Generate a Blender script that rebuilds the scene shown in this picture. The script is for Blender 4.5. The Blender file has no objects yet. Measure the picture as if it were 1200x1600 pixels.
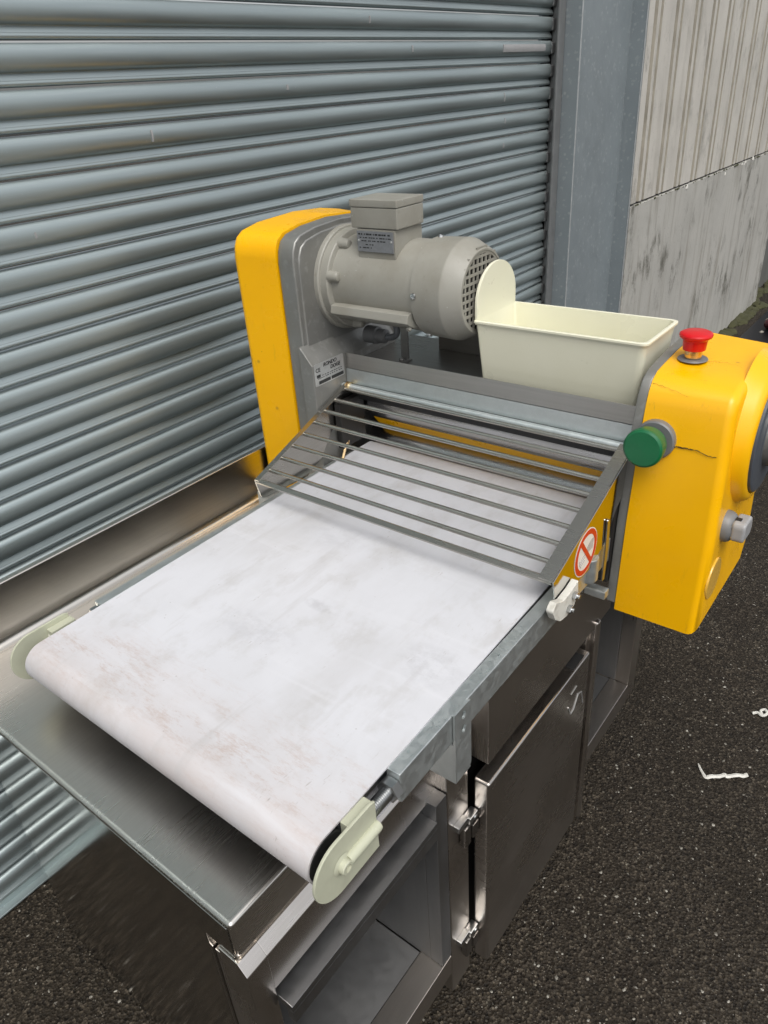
import bpy, bmesh, math, random
from mathutils import Vector, Matrix
R = math.radians
scene = bpy.context.scene
COL = scene.collection
DZ = 0.068                      # raw heights below are measured from the belt; the yard surface lies at raw -0.068

# ---------------------------------------------------------------- camera
cam_d = bpy.data.cameras.new('camera')
cam = bpy.data.objects.new('camera', cam_d)
COL.objects.link(cam)
rx = Vector((0.79051389, 0.60909255, -0.06398474))
ry = Vector((0.26243999, -0.43128774, -0.8632011))
rz = Vector((-0.55336519, 0.66558031, -0.50078919))
m = Matrix.Identity(4)
for i in range(3):
    m[i][0] = rx[i]; m[i][1] = -ry[i]; m[i][2] = -rz[i]
m[0][3], m[1][3], m[2][3] = 0.39743548, -0.47087479, 1.63218043 + DZ
cam.matrix_world = m
cam_d.sensor_fit = 'VERTICAL'
cam_d.sensor_height = 24.0
cam_d.lens = 1141.38 / 1600 * 24.0
cam_d.clip_start = 0.02
cam_d.clip_end = 300
scene.camera = cam

# ---------------------------------------------------------------- light
SUN_DIR = Vector((0.45, -0.35, 0.95)).normalized()      # towards the bright part of the overcast
elev = math.asin(SUN_DIR.z)
azim = math.atan2(SUN_DIR.x, SUN_DIR.y)
world = bpy.data.worlds.new('World')
scene.world = world
world.use_nodes = True
wn, wl = world.node_tree.nodes, world.node_tree.links
wn.clear()
sky = wn.new('ShaderNodeTexSky'); sky.sky_type = 'NISHITA'; sky.sun_disc = False
sky.sun_elevation = elev; sky.sun_rotation = azim
sky.air_density = 1.0; sky.dust_density = 4.0; sky.ozone_density = 1.0
hs = wn.new('ShaderNodeHueSaturation'); hs.inputs['Saturation'].default_value = 0.22
bg = wn.new('ShaderNodeBackground'); bg.inputs['Strength'].default_value = 0.15
wo = wn.new('ShaderNodeOutputWorld')
wl.new(sky.outputs[0], hs.inputs['Color']); wl.new(hs.outputs[0], bg.inputs['Color']); wl.new(bg.outputs[0], wo.inputs[0])
sun_d = bpy.data.lights.new('sun', 'SUN'); sun_d.energy = 1.3; sun_d.angle = R(40); sun_d.color = (1.0, 0.975, 0.94)
sun = bpy.data.objects.new('sun', sun_d); COL.objects.link(sun)
sun.rotation_euler = SUN_DIR.to_track_quat('Z', 'Y').to_euler()
scene.view_settings.view_transform = 'Standard'
scene.view_settings.look = 'None'
scene.view_settings.gamma = 1.0
scene.view_settings.exposure = 0.28
scene.view_settings.use_curve_mapping = False
scene.cycles.max_bounces = 8
scene.cycles.glossy_bounces = 5
scene.cycles.caustics_reflective = False

# ---------------------------------------------------------------- materials
def srgb(r, g, b):
    f = lambda c: (c / 12.92) if c <= 0.04045 else ((c + 0.055) / 1.055) ** 2.4
    return (f(r / 255), f(g / 255), f(b / 255), 1)

def lin(c): return (c[0], c[1], c[2], 1)

class Mat:
    """Small helper round a Principled material: layered noise colour, roughness and bump."""
    def __init__(self, name, col, rough=0.5, metal=0.0, spec=0.5):
        self.m = bpy.data.materials.new(name); self.m.use_nodes = True
        self.n, self.l = self.m.node_tree.nodes, self.m.node_tree.links
        self.p = self.n['Principled BSDF']
        self.p.inputs['Base Color'].default_value = lin(col)
        self.p.inputs['Roughness'].default_value = rough
        self.p.inputs['Metallic'].default_value = metal
        self.p.inputs['Specular IOR Level'].default_value = spec
        self.tc = self.n.new('ShaderNodeTexCoord')
        self.col = None; self.base = lin(col); self.rough0 = rough; self.nrm = None
    def coords(self, scale, loc=(0, 0, 0)):
        mp = self.n.new('ShaderNodeMapping')
        mp.inputs['Scale'].default_value = scale if hasattr(scale, '__len__') else (scale,) * 3
        mp.inputs['Location'].default_value = loc
        self.l.new(self.tc.outputs['Object'], mp.inputs[0]); return mp.outputs[0]
    def noise(self, scale, detail=4, rough=0.55, dist=0.0, loc=(0, 0, 0)):
        t = self.n.new('ShaderNodeTexNoise')
        t.inputs['Scale'].default_value = 1; t.inputs['Detail'].default_value = detail
        t.inputs['Roughness'].default_value = rough; t.inputs['Distortion'].default_value = dist
        self.l.new(self.coords(scale, loc), t.inputs['Vector']); return t.outputs[0]
    def vor(self, scale, feature='F1', out='Distance', loc=(0, 0, 0)):
        t = self.n.new('ShaderNodeTexVoronoi'); t.feature = feature
        t.inputs['Scale'].default_value = 1
        self.l.new(self.coords(scale, loc), t.inputs['Vector']); return t.outputs[out]
    def ramp(self, x, a, b, va=0.0, vb=1.0):
        r = self.n.new('ShaderNodeMapRange'); r.inputs[1].default_value = a; r.inputs[2].default_value = b
        r.inputs[3].default_value = va; r.inputs[4].default_value = vb
        self.l.new(x, r.inputs[0]); return r.outputs[0]
    def math(self, op, a, b):
        t = self.n.new('ShaderNodeMath'); t.operation = op
        for i, v in enumerate((a, b)):
            if isinstance(v, (int, float)): t.inputs[i].default_value = v
            else: self.l.new(v, t.inputs[i])
        return t.outputs[0]
    def axis(self, i):
        s = self.n.new('ShaderNodeSeparateXYZ'); self.l.new(self.tc.outputs['Object'], s.inputs[0]); return s.outputs[i]
    def mix(self, fac, col, blend='MIX'):
        t = self.n.new('ShaderNodeMix'); t.data_type = 'RGBA'; t.blend_type = blend
        if isinstance(fac, (int, float)): t.inputs[0].default_value = fac
        else: self.l.new(fac, t.inputs[0])
        if self.col is None: t.inputs[6].default_value = self.base
        else: self.l.new(self.col, t.inputs[6])
        if hasattr(col, '__len__'): t.inputs[7].default_value = lin(col)
        else: self.l.new(col, t.inputs[7])
        self.col = t.outputs[2]; self.l.new(self.col, self.p.inputs['Base Color']); return self
    def rough(self, x, lo, hi, a=0.3, b=0.7):
        self.l.new(self.ramp(x, a, b, lo, hi), self.p.inputs['Roughness']); return self
    def bump(self, x, strength=0.2, dist=0.001):
        b = self.n.new('ShaderNodeBump'); b.inputs['Strength'].default_value = strength
        b.inputs['Distance'].default_value = dist
        self.l.new(x, b.inputs['Height'])
        if self.nrm is not None: self.l.new(self.nrm, b.inputs['Normal'])
        self.nrm = b.outputs[0]; self.l.new(self.nrm, self.p.inputs['Normal']); return self

M = {}
def steel(name, col, rough, stretch=(4, 400, 400), wav=0.25, wscale=2.5, dirt=0.5, spots=0.12, brb=0.0):
    s = Mat(name, col, rough, 1.0)
    br = s.noise(stretch, 3)
    big = s.noise(wscale, 4)
    s.mix(s.ramp(br, 0.35, 0.7, 0.0, 0.35), [c * 0.8 for c in col])
    s.mix(s.ramp(big, 0.45, 0.72, 0.0, dirt), [col[0] * 0.72, col[1] * 0.68, col[2] * 0.62])
    sp = s.vor(160)
    s.mix(s.ramp(sp, 0.05, 0.09, spots, 0.0), (0.75, 0.74, 0.7))
    mixr = s.math('ADD', s.math('MULTIPLY', br, 0.25), s.math('MULTIPLY', big, 0.75))
    s.rough(mixr, rough * 0.7, rough * 1.5)
    s.bump(s.noise(wscale * 1.2, 1), wav, 0.0012)
    if brb: s.bump(br, brb, 0.0002)
    M[name] = s.m
steel('stainless_back', (0.76, 0.72, 0.655), 0.22, (40, 3, 300), 0.10, 2.5, 0.35)
steel('stainless_top', (0.75, 0.72, 0.67), 0.28, (300, 5, 300), 0.10, 2.5, 0.5, 0.12, 0.008)
steel('stainless_side', (0.62, 0.58, 0.54), 0.27, (300, 5, 5), 0.08)
steel('stainless_front', (0.52, 0.50, 0.47), 0.10, (5, 300, 5), 0.22, 3.5, 0.25)
steel('stainless_door', (0.58, 0.545, 0.51), 0.27, (5, 6, 90), 0.02, 2.5, 0.35, 0.12)
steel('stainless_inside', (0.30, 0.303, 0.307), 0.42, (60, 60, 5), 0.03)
steel('stainless_plate', (0.50, 0.49, 0.47), 0.38, (5, 300, 300), 0.1)
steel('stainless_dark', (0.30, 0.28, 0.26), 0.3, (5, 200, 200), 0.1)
steel('chrome_rod', (0.60, 0.60, 0.58), 0.22, (5, 300, 300), 0.02)
steel('guard_steel', (0.46, 0.445, 0.41), 0.22, (5, 5, 300), 0.03)
steel('polished_steel', (0.60, 0.585, 0.56), 0.07, (5, 40, 300), 0.05, 2.5, 0.2, 0.1)
steel('roller_steel', (0.50, 0.50, 0.50), 0.25, (5, 150, 150), 0.05)

s = Mat('galvanised', (0.62, 0.66, 0.655), 0.4, 0.85)
v = s.vor(110, 'F1', 'Color'); sep = s.n.new('ShaderNodeSeparateColor'); s.l.new(v, sep.inputs[0])
s.mix(s.ramp(sep.outputs[0], 0, 1, 0, 0.22), (0.50, 0.54, 0.54))
s.mix(s.ramp(s.vor(260), 0.10, 0.22, 0.6, 0), (0.75, 0.77, 0.76))
s.mix(s.ramp(s.noise(40, 5), 0.58, 0.78, 0, 0.15), (0.45, 0.47, 0.46))
s.rough(sep.outputs[1], 0.30, 0.48, 0, 1); s.bump(s.noise(90, 3), 0.08, 0.001); M['galvanised'] = s.m

s = Mat('cast_grey', (0.27, 0.27, 0.255), 0.40, 0.55)
s.mix(s.ramp(s.noise(9, 6), 0.42, 0.7, 0, 0.6), (0.215, 0.205, 0.18))
s.mix(s.ramp(s.noise(60, 4), 0.55, 0.75, 0, 0.5), (0.40, 0.40, 0.38))
s.rough(s.noise(14, 4), 0.32, 0.55); s.bump(s.noise(260, 3), 0.12, 0.0006); M['cast_grey'] = s.m

s = Mat('motor_grey', (0.298, 0.290, 0.252), 0.38)
s.mix(s.ramp(s.noise(10, 6, 0.6), 0.45, 0.72, 0, 0.6), (0.215, 0.20, 0.16))
s.mix(s.ramp(s.noise(55, 5, 0.7), 0.6, 0.75, 0, 0.6), (0.21, 0.19, 0.155))
s.mix(s.ramp(s.vor(45), 0.03, 0.06, 0.5, 0), (0.6, 0.6, 0.56))
s.rough(s.noise(12, 4), 0.3, 0.52); s.bump(s.noise(200, 3), 0.08, 0.0006); M['motor_grey'] = s.m

s = Mat('yellow_paint', (0.90, 0.462, 0.0), 0.30)
s.mix(s.ramp(s.noise(7, 5), 0.45, 0.75, 0, 0.35), (0.76, 0.36, 0.004))
s.mix(s.ramp(s.noise(30, 7, 0.75), 0.62, 0.76, 0, 0.4), (0.50, 0.25, 0.02))
s.mix(s.math('MULTIPLY', s.ramp(s.noise((60, 60, 14), 6, 0.75), 0.60, 0.70, 0, 0.5), s.ramp(s.noise(5, 3, loc=(1, 4, 2)), 0.52, 0.64)), (0.30, 0.17, 0.03))
s.mix(s.ramp(s.vor(13, loc=(0.3, 0.1, 0.2)), 0.02, 0.07, 0.55, 0), (0.28, 0.15, 0.03))
s.mix(s.ramp(s.vor(28), 0.015, 0.045, 0.6, 0), (0.25, 0.13, 0.02))
s.rough(s.noise(16, 5), 0.22, 0.42); s.bump(s.noise(180, 3), 0.05, 0.0006); M['yellow_paint'] = s.m

s = Mat('cream_plastic', (0.76, 0.745, 0.585), 0.32)
s.mix(s.ramp(s.noise(9, 5), 0.4, 0.75, 0, 0.4), (0.68, 0.66, 0.49))
s.mix(s.ramp(s.noise(70, 4), 0.66, 0.8, 0, 0.3), (0.55, 0.5, 0.36))
s.rough(s.noise(20, 4), 0.25, 0.42); s.bump(s.noise(130, 2), 0.03, 0.0005); M['cream_plastic'] = s.m
s = Mat('cap_plastic', (0.47, 0.48, 0.365), 0.40)
s.mix(s.ramp(s.noise(40, 5), 0.5, 0.75, 0, 0.5), (0.38, 0.38, 0.29))
s.bump(s.noise(150, 2), 0.05, 0.0005); M['cap_plastic'] = s.m
s = Mat('white_plastic', (0.66, 0.645, 0.58), 0.5)
s.mix(s.ramp(s.noise(60, 6), 0.5, 0.7, 0, 0.7), (0.42, 0.40, 0.34)); M['white_plastic'] = s.m

# belt: off-white woven PVC with flour, rust and grey smears
s = Mat('belt_white', (0.625, 0.632, 0.66), 0.5)
s.mix(s.ramp(s.noise((5, 3, 5), 6, 0.6), 0.42, 0.72, 0, 0.55), (0.51, 0.512, 0.525))
s.mix(s.ramp(s.noise((14, 9, 9), 7, 0.68), 0.52, 0.72, 0, 0.5), (0.41, 0.395, 0.375))
yy = s.axis(1); xx = s.axis(0)
front = s.ramp(yy, -0.76, -0.92, 0, 1)
band = s.math('MULTIPLY', s.ramp(yy, -0.78, -0.89, 0, 1), s.ramp(yy, -0.955, -0.90, 0.25, 1))
rust = s.math('MULTIPLY', s.ramp(s.noise((11, 42, 60), 10, 0.9), 0.50, 0.63, 0, 0.7), s.math('MULTIPLY', band, s.ramp(s.noise((4, 7, 7), 3, loc=(1.3, 0.4, 0)), 0.36, 0.56)))
s.mix(rust, (0.40, 0.275, 0.215))
s.mix(s.math('MULTIPLY', s.ramp(yy, -0.80, -0.95, 0, 1), s.ramp(s.noise((6, 12, 12), 5, 0.6), 0.3, 0.7, 0.1, 0.5)), (0.47, 0.375, 0.325))
s.mix(s.ramp(s.noise((9, 3, 9), 5, 0.65, loc=(5, 2, 0)), 0.5, 0.7, 0, 0.4), (0.46, 0.45, 0.445))
s.mix(s.ramp(s.noise((3, 28, 8), 5, 0.6, 0.3), 0.56, 0.70, 0, 0.4), (0.66, 0.665, 0.69))
s.mix(s.ramp(s.noise((26, 2.5, 8), 5, 0.65, 0.2, (1, 3, 0)), 0.58, 0.72, 0, 0.4), (0.44, 0.43, 0.425))
scr = s.noise((190, 30, 60), 6, 0.75)                         # fine cuts and scuffs
s.mix(s.math('MULTIPLY', s.ramp(scr, 0.63, 0.67, 0, 0.8), s.ramp(s.noise(6, 4, loc=(3, 1, 0)), 0.52, 0.62)), (0.34, 0.31, 0.29))
for (px, py, sx_, sy_, a_) in ((0.03, -0.60, 0.045, 0.014, 0.4), (-0.02, -0.70, 0.10, 0.045, 0.25), (0.26, -0.62, 0.07, 0.05, 0.35), (-0.10, -0.42, 0.09, 0.05, 0.2)):
    dx = s.math('DIVIDE', s.math('SUBTRACT', xx, px), sx_); dy = s.math('DIVIDE', s.math('SUBTRACT', yy, py), sy_)
    d2 = s.math('ADD', s.math('MULTIPLY', dx, dx), s.math('MULTIPLY', dy, dy))
    s.mix(s.math('MULTIPLY', s.ramp(d2, 0.0, 1.0, a_, 0), s.ramp(s.noise((30, 45, 30), 6, 0.7), 0.42, 0.60)), (0.34, 0.335, 0.35))
s.mix(s.ramp(s.vor(33, loc=(0.4, 0.1, 0)), 0.02, 0.05, 0.55, 0), (0.3, 0.28, 0.27))
s.rough(s.noise(8, 4), 0.42, 0.62)
s.bump(s.noise(520, 2), 0.12, 0.0004); s.bump(s.noise((6, 14, 6), 3), 0.10, 0.003); M['belt_white'] = s.m

def simple(name, col, rough=0.45, metal=0.0, var=0.25, sc=40, bump=0.04):
    s = Mat(name, col, rough, metal)
    s.mix(s.ramp(s.noise(sc, 4), 0.4, 0.7, 0, var), [c * 0.6 for c in col])
    s.bump(s.noise(sc * 4, 2), bump, 0.0005)
    M[name] = s.m
simple('black_rubber_and_gap', (0.012, 0.012, 0.012), 0.5)
simple('black_paint_and_gap', (0.015, 0.014, 0.013), 0.4)
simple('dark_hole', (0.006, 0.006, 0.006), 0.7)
simple('green_plastic', (0.005, 0.13, 0.045), 0.32, var=0.2)
simple('red_plastic', (0.62, 0.004, 0.008), 0.30, var=0.15)
simple('brass', (0.78, 0.58, 0.33), 0.22, 1.0)
simple('zinc_bolt', (0.55, 0.56, 0.56), 0.28, 1.0)
simple('grey_plastic', (0.17, 0.172, 0.172), 0.42)
simple('dark_grey_plastic', (0.075, 0.085, 0.10), 0.35)
simple('light_grey_plastic', (0.33, 0.33, 0.33), 0.4)
simple('plate_aluminium', (0.50, 0.50, 0.49), 0.36, 0.6, 0.3, 90)
simple('motor_plate', (0.30, 0.30, 0.31), 0.33, 0.6, 0.3, 120)
simple('print_black', (0.02, 0.02, 0.02), 0.5)
simple('print_red', (0.62, 0.035, 0.01), 0.42)
simple('print_white', (0.78, 0.76, 0.70), 0.45, var=0.1)
simple('print_grey', (0.30, 0.28, 0.27), 0.5)
simple('amber_disc', (0.72, 0.42, 0.06), 0.2, var=0.15)
simple('cable_grey', (0.16, 0.17, 0.18), 0.4)
simple('slider_steel', (0.35, 0.36, 0.37), 0.35, 1.0)
simple('litter_white', (0.60, 0.585, 0.53), 0.55, var=0.45)
simple('litter_maroon', (0.06, 0.010, 0.016), 0.25)
simple('patch_black', (0.004, 0.004, 0.006), 0.35)
simple('moss', (0.045, 0.045, 0.015), 0.9, var=0.6, sc=25, bump=0.6)

s = Mat('water', (0.9, 0.95, 0.95), 0.02); s.p.inputs['Transmission Weight'].default_value = 1.0; s.p.inputs['IOR'].default_value = 1.33; M['water'] = s.m
# roller shutter: weathered galvanised steel
s = Mat('shutter_steel', (0.40, 0.46, 0.462), 0.40, 0.80)
s.mix(s.ramp(s.noise((8, 1.2, 40), 5, 0.6), 0.42, 0.72, 0, 0.5), (0.31, 0.355, 0.365))
s.mix(s.ramp(s.noise((9, 3.5, 90), 6, 0.7), 0.56, 0.76, 0, 0.45), (0.56, 0.60, 0.60))
s.mix(s.ramp(s.vor((55, 34, 34)), 0.03, 0.08, 0.5, 0), (0.5, 0.54, 0.55))
s.mix(s.ramp(s.noise((30, 55, 14), 6, 0.75), 0.68, 0.8, 0, 0.4), (0.20, 0.19, 0.175))
s.rough(s.noise((6, 2, 30), 4), 0.33, 0.55); s.bump(s.noise((20, 6, 60), 3), 0.06, 0.001); s.bump(s.noise((0.7, 1.1, 5), 3), 0.35, 0.004); M['shutter_steel'] = s.m
s = Mat('column_paint', (0.255, 0.29, 0.305), 0.40, 0.25)
s.mix(s.ramp(s.noise(6, 5), 0.4, 0.7, 0, 0.45), (0.20, 0.23, 0.245))
s.mix(s.ramp(s.vor(30), 0.08, 0.22, 0.6, 0), (0.40, 0.43, 0.44))
s.mix(s.ramp(s.noise(48, 3), 0.60, 0.66, 0, 0.45), (0.38, 0.41, 0.42))
s.mix(s.ramp(s.noise((80, 80, 3), 4), 0.6, 0.75, 0, 0.3), (0.32, 0.34, 0.35))
s.rough(s.noise(20, 4), 0.3, 0.5); s.bump(s.noise(220, 3), 0.10, 0.0008); M['column_paint'] = s.m
simple('edge_highlight', (0.52, 0.54, 0.54), 0.4, 0.4, 0.5, 40)  # pale tone that puts the column's edge highlights into colour
simple('guide_grey', (0.22, 0.225, 0.225), 0.45, 0.4, 0.4, 18)
# wall sheets: pale, streaked and lichened
def wallmat(name, col, dark):
    s = Mat(name, col, 0.62)
    s.mix(s.ramp(s.noise(2.2, 6, 0.65), 0.42, 0.7, 0, 0.6), [c * 0.72 for c in col])
    s.mix(s.ramp(s.noise((22, 12, 1.2), 6, 0.65), 0.52, 0.74, 0, dark * 0.8), (0.19, 0.17, 0.13))
    s.mix(s.math('MULTIPLY', s.ramp(s.noise((16, 8, 4), 8, 0.8), 0.50, 0.62, 0, dark), s.ramp(s.noise((2, 1.6, 2.2), 3, loc=(2, 0, 1.4)), 0.44, 0.58)), (0.10, 0.095, 0.075))
    s.mix(s.ramp(s.vor((60, 30, 40)), 0.04, 0.12, dark, 0), (0.2, 0.19, 0.16))
    s.bump(s.noise(60, 5), 0.25, 0.004); M[name] = s.m
wallmat('wall_upper', (0.54, 0.515, 0.465), 0.5)
wallmat('wall_lower', (0.43, 0.42, 0.385), 0.9)
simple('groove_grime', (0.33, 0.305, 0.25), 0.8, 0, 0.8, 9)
simple('recess_grey', (0.13, 0.13, 0.12), 0.6, 0, 0.6, 6)

# yard: damp dark asphalt with pale aggregate
s = Mat('asphalt', (0.0215, 0.0165, 0.0110), 0.75, 0.0, 0.18)
def cells(sc_, loc=(0, 0, 0)):
    c = s.vor(sc_, 'F1', 'Color', loc); sp_ = s.n.new('ShaderNodeSeparateColor'); s.l.new(c, sp_.inputs[0]); return sp_.outputs
warp = cells(165)                                            # every aggregate stone has its own tone
s.mix(s.math('MULTIPLY', s.math('POWER', warp[0], 3.0), 0.95), (0.098, 0.080, 0.058))
s.mix(s.ramp(warp[1], 0.62, 0.9, 0, 0.8), (0.006, 0.0048, 0.0036))
s.mix(s.ramp(s.vor(165, 'DISTANCE_TO_EDGE'), 0.0, 0.10, 0.75, 0), (0.007, 0.0056, 0.0042))
s.mix(s.ramp(s.noise(75, 5, 0.8), 0.50, 0.66, 0, 0.5), (0.060, 0.049, 0.035))
s.mix(s.ramp(s.noise(1.3, 5), 0.42, 0.65, 0, 0.45), (0.012, 0.0092, 0.0062))
dens = s.ramp(s.noise(2.2, 4), 0.36, 0.62, 0.25, 1.0)
for (sc_, th, sz, amt, colr) in ((120, 0.93, 0.38, 0.8, (0.30, 0.27, 0.21)), (230, 0.86, 0.45, 0.7, (0.24, 0.21, 0.16))):
    o_ = cells(sc_, (3, 1, 2))
    chip = s.math('MULTIPLY', s.ramp(s.vor(sc_, loc=(3, 1, 2)), sz * 0.6, sz, 1, 0), s.ramp(o_[0], th, th + 0.03))
    s.mix(s.math('MULTIPLY', s.math('MULTIPLY', chip, dens), s.ramp(o_[1], 0, 1, 0.1, amt)), colr)
s.rough(s.noise(2.5, 4), 0.5, 0.8)
s.bump(s.vor(165), 0.9, 0.004); s.bump(s.noise(70, 4, 0.75), 0.6, 0.006); M['asphalt'] = s.m
s = Mat('chip_stone', (0.36, 0.34, 0.29), 0.6)
s.mix(s.ramp(s.noise(60, 3, 0.8), 0.38, 0.60), (0.075, 0.065, 0.05)); M['chip_stone'] = s.m

# ---------------------------------------------------------------- mesh helpers (raw world coordinates)
def new(): return bmesh.new()
def bevel(bm, edges, r, seg=2):
    if r > 0 and edges:
        bmesh.ops.bevel(bm, geom=list(edges), offset=r, offset_type='OFFSET', segments=seg, profile=0.5, affect='EDGES', clamp_overlap=True)
def merge(dst, src):
    me = bpy.data.meshes.new('tmp'); src.to_mesh(me); src.free(); dst.from_mesh(me); bpy.data.meshes.remove(me); return dst
def box(bm, x0, x1, y0, y1, z0, z1, r=0.0, seg=2):
    b = new()
    vs = [b.verts.new((x, y, z)) for x in (x0, x1) for y in (y0, y1) for z in (z0, z1)]
    for f in ((0, 1, 3, 2), (4, 6, 7, 5), (0, 4, 5, 1), (2, 3, 7, 6), (0, 2, 6, 4), (1, 5, 7, 3)):
        b.faces.new([vs[i] for i in f])
    bmesh.ops.recalc_face_normals(b, faces=b.faces[:])
    bevel(b, b.edges[:], r, seg)
    return merge(bm, b)
def frame(axis):
    a = Vector(axis).normalized()
    t = Vector((0, 0, 1)) if abs(a.z) < 0.9 else Vector((1, 0, 0))
    u = t.cross(a).normalized(); v = a.cross(u)
    return a, u, v
def lathe(bm, org, axis, prof, n=32, cap0=True, cap1=True):
    """prof: list of (distance along axis, radius)"""
    a, u, v = frame(axis); o = Vector(org); rings = []
    for d, r in prof:
        rings.append([bm.verts.new(o + a * d + (u * math.cos(2 * math.pi * k / n) + v * math.sin(2 * math.pi * k / n)) * max(r, 1e-5)) for k in range(n)])
    for i in range(len(rings) - 1):
        for k in range(n):
            bm.faces.new((rings[i][k], rings[i][(k + 1) % n], rings[i + 1][(k + 1) % n], rings[i + 1][k]))
    if cap0: bm.faces.new(rings[0][::-1])
    if cap1: bm.faces.new(rings[-1])
    return bm
def cyl(bm, p0, p1, r, n=20, ch=0.0):
    p0, p1 = Vector(p0), Vector(p1); L = (p1 - p0).length
    prof = [(0, r - ch), (ch, r), (L - ch, r), (L, r - ch)] if ch > 0 else [(0, r), (L, r)]
    return lathe(bm, p0, p1 - p0, prof, n)
def tube(bm, pts, r, n=10):
    pts = [Vector(p) for p in pts]; rings = []
    up = None
    for i, p in enumerate(pts):
        d = (pts[min(i + 1, len(pts) - 1)] - pts[max(i - 1, 0)]).normalized()
        if up is None: _, u, v = frame(d)
        else:
            u = (up - d * up.dot(d)).normalized(); v = d.cross(u)
        up = u
        rr = r[i] if hasattr(r, '__len__') else r
        rings.append([bm.verts.new(p + (u * math.cos(2 * math.pi * k / n) + v * math.sin(2 * math.pi * k / n)) * rr) for k in range(n)])
    for i in range(len(rings) - 1):
        for k in range(n): bm.faces.new((rings[i][k], rings[i][(k + 1) % n], rings[i + 1][(k + 1) % n], rings[i + 1][k]))
    bm.faces.new(rings[0][::-1]); bm.faces.new(rings[-1]); return bm
def smooth_pts(ctrl, n=8):
    P = [Vector(c) for c in ctrl]; out = []
    for i in range(len(P) - 1):
        a, b, c, d = P[max(i - 1, 0)], P[i], P[i + 1], P[min(i + 2, len(P) - 1)]
        for k in range(n):
            t = k / n
            out.append(0.5 * ((2 * b) + (c - a) * t + (2 * a - 5 * b + 4 * c - d) * t * t + (3 * b - a - 3 * c + d) * t ** 3))
    out.append(P[-1]); return out
def rounded(poly, radii, seg=5):
    """2-D polygon with rounded corners"""
    out = []; n = len(poly)
    for i, p in enumerate(poly):
        r = radii[i] if hasattr(radii, '__len__') else radii
        p = Vector(p); a = Vector(poly[i - 1]); b = Vector(poly[(i + 1) % n])
        if r <= 0: out.append(tuple(p)); continue
        da, db = (a - p), (b - p); la, lb = da.length, db.length; da /= la; db /= lb
        ang = da.angle(db); t = min(r / math.tan(ang / 2), la * 0.49, lb * 0.49)
        s, e = p + da * t, p + db * t
        for k in range(seg + 1):
            u = k / seg; out.append(tuple(s * (1 - u) ** 2 + p * 2 * u * (1 - u) + e * u * u))
    return out
AX = {'x': lambda a, b, d: (d, a, b), 'y': lambda a, b, d: (a, d, b), 'z': lambda a, b, d: (a, b, d)}
def prism(bm, poly, d0, d1, axis='x', r=0.0, seg=2, poly1=None, only=None):
    """extrude a 2-D outline along an axis; poly1: other outline at d1 (loft)"""
    f = AX[axis]; b = new(); n = len(poly)
    A = [b.verts.new(f(p[0], p[1], d0)) for p in poly]
    B = [b.verts.new(f(p[0], p[1], d1)) for p in (poly1 or poly)]
    fa = b.faces.new(A[::-1]); fb = b.faces.new(B)
    for i in range(n): b.faces.new((A[i], A[(i + 1) % n], B[(i + 1) % n], B[i]))
    bmesh.ops.recalc_face_normals(b, faces=b.faces[:])
    if r > 0:
        es = set(fb.edges) if only == 'd1' else set(fa.edges) if only == 'd0' else set(fa.edges) | set(fb.edges)
        bevel(b, es, r, seg)
    return merge(bm, b)
def plate(bm, outer, holes, d0, d1, axis='x'):
    """flat sheet with real holes"""
    f = AX[axis]; b = new(); es = []
    for loop in [outer] + holes:
        vs = [b.verts.new(f(p[0], p[1], d0)) for p in loop]
        es += [b.edges.new((vs[i], vs[(i + 1) % len(vs)])) for i in range(len(vs))]
    bmesh.ops.triangle_fill(b, use_beauty=True, use_dissolve=False, edges=es)
    ret = bmesh.ops.extrude_face_region(b, geom=b.faces[:])
    off = Vector(f(0, 0, d1)) - Vector(f(0, 0, d0))
    bmesh.ops.translate(b, vec=off, verts=[g for g in ret['geom'] if isinstance(g, bmesh.types.BMVert)])
    bmesh.ops.recalc_face_normals(b, faces=b.faces[:])
    return merge(bm, b)
def circle(cx, cy, r, n=24, ry=None): return [(cx + r * math.cos(2 * math.pi * k / n), cy + (ry or r) * math.sin(2 * math.pi * k / n)) for k in range(n)]
def hexa(bm, p0, p1, r): return lathe(bm, p0, Vector(p1) - Vector(p0), [(0, r * 0.9), (0.0012, r), ((Vector(p1) - Vector(p0)).length - 0.0012, r), ((Vector(p1) - Vector(p0)).length, r * 0.88)], 6)

# ---------------------------------------------------------------- object helpers
def origin(o):
    v = Vector((0, 0, 0))
    while o is not None: v += Vector(o.location); o = o.parent
    return v
def tag(o, label, cat, group=None):
    o['label'] = label; o['category'] = cat
    if group: o['group'] = group
    return o
def thing(name, label, cat, loc, group=None):
    o = bpy.data.objects.new(name, None); COL.objects.link(o)
    o.location = (loc[0], loc[1], loc[2] + DZ); o.empty_display_size = 0.05
    return tag(o, label, cat, group)
def obj(name, bm, mat, parent=None, at=None, ang=32, smooth=True):
    """one mesh object; geometry is given in raw coordinates and moved under its parent's origin"""
    me = bpy.data.meshes.new(name)
    bmesh.ops.recalc_face_normals(bm, faces=bm.faces[:])
    base = origin(parent) if parent is not None else Vector((at[0], at[1], at[2] + DZ)) if at else Vector((0, 0, 0))
    bmesh.ops.translate(bm, vec=Vector((0, 0, DZ)) - base, verts=bm.verts[:])
    bm.to_mesh(me); bm.free()
    if smooth:
        me.polygons.foreach_set('use_smooth', [True] * len(me.polygons))
        me.set_sharp_from_angle(angle=R(ang))
    me.materials.append(M[mat] if isinstance(mat, str) else mat)
    o = bpy.data.objects.new(name, me); COL.objects.link(o)
    if smooth and len(me.polygons) < 4000:
        w = o.modifiers.new('weighted_normals', 'WEIGHTED_NORMAL'); w.keep_sharp = True; w.weight = 60
    if parent is not None: o.parent = parent
    elif at: o.location = base
    return o
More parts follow.
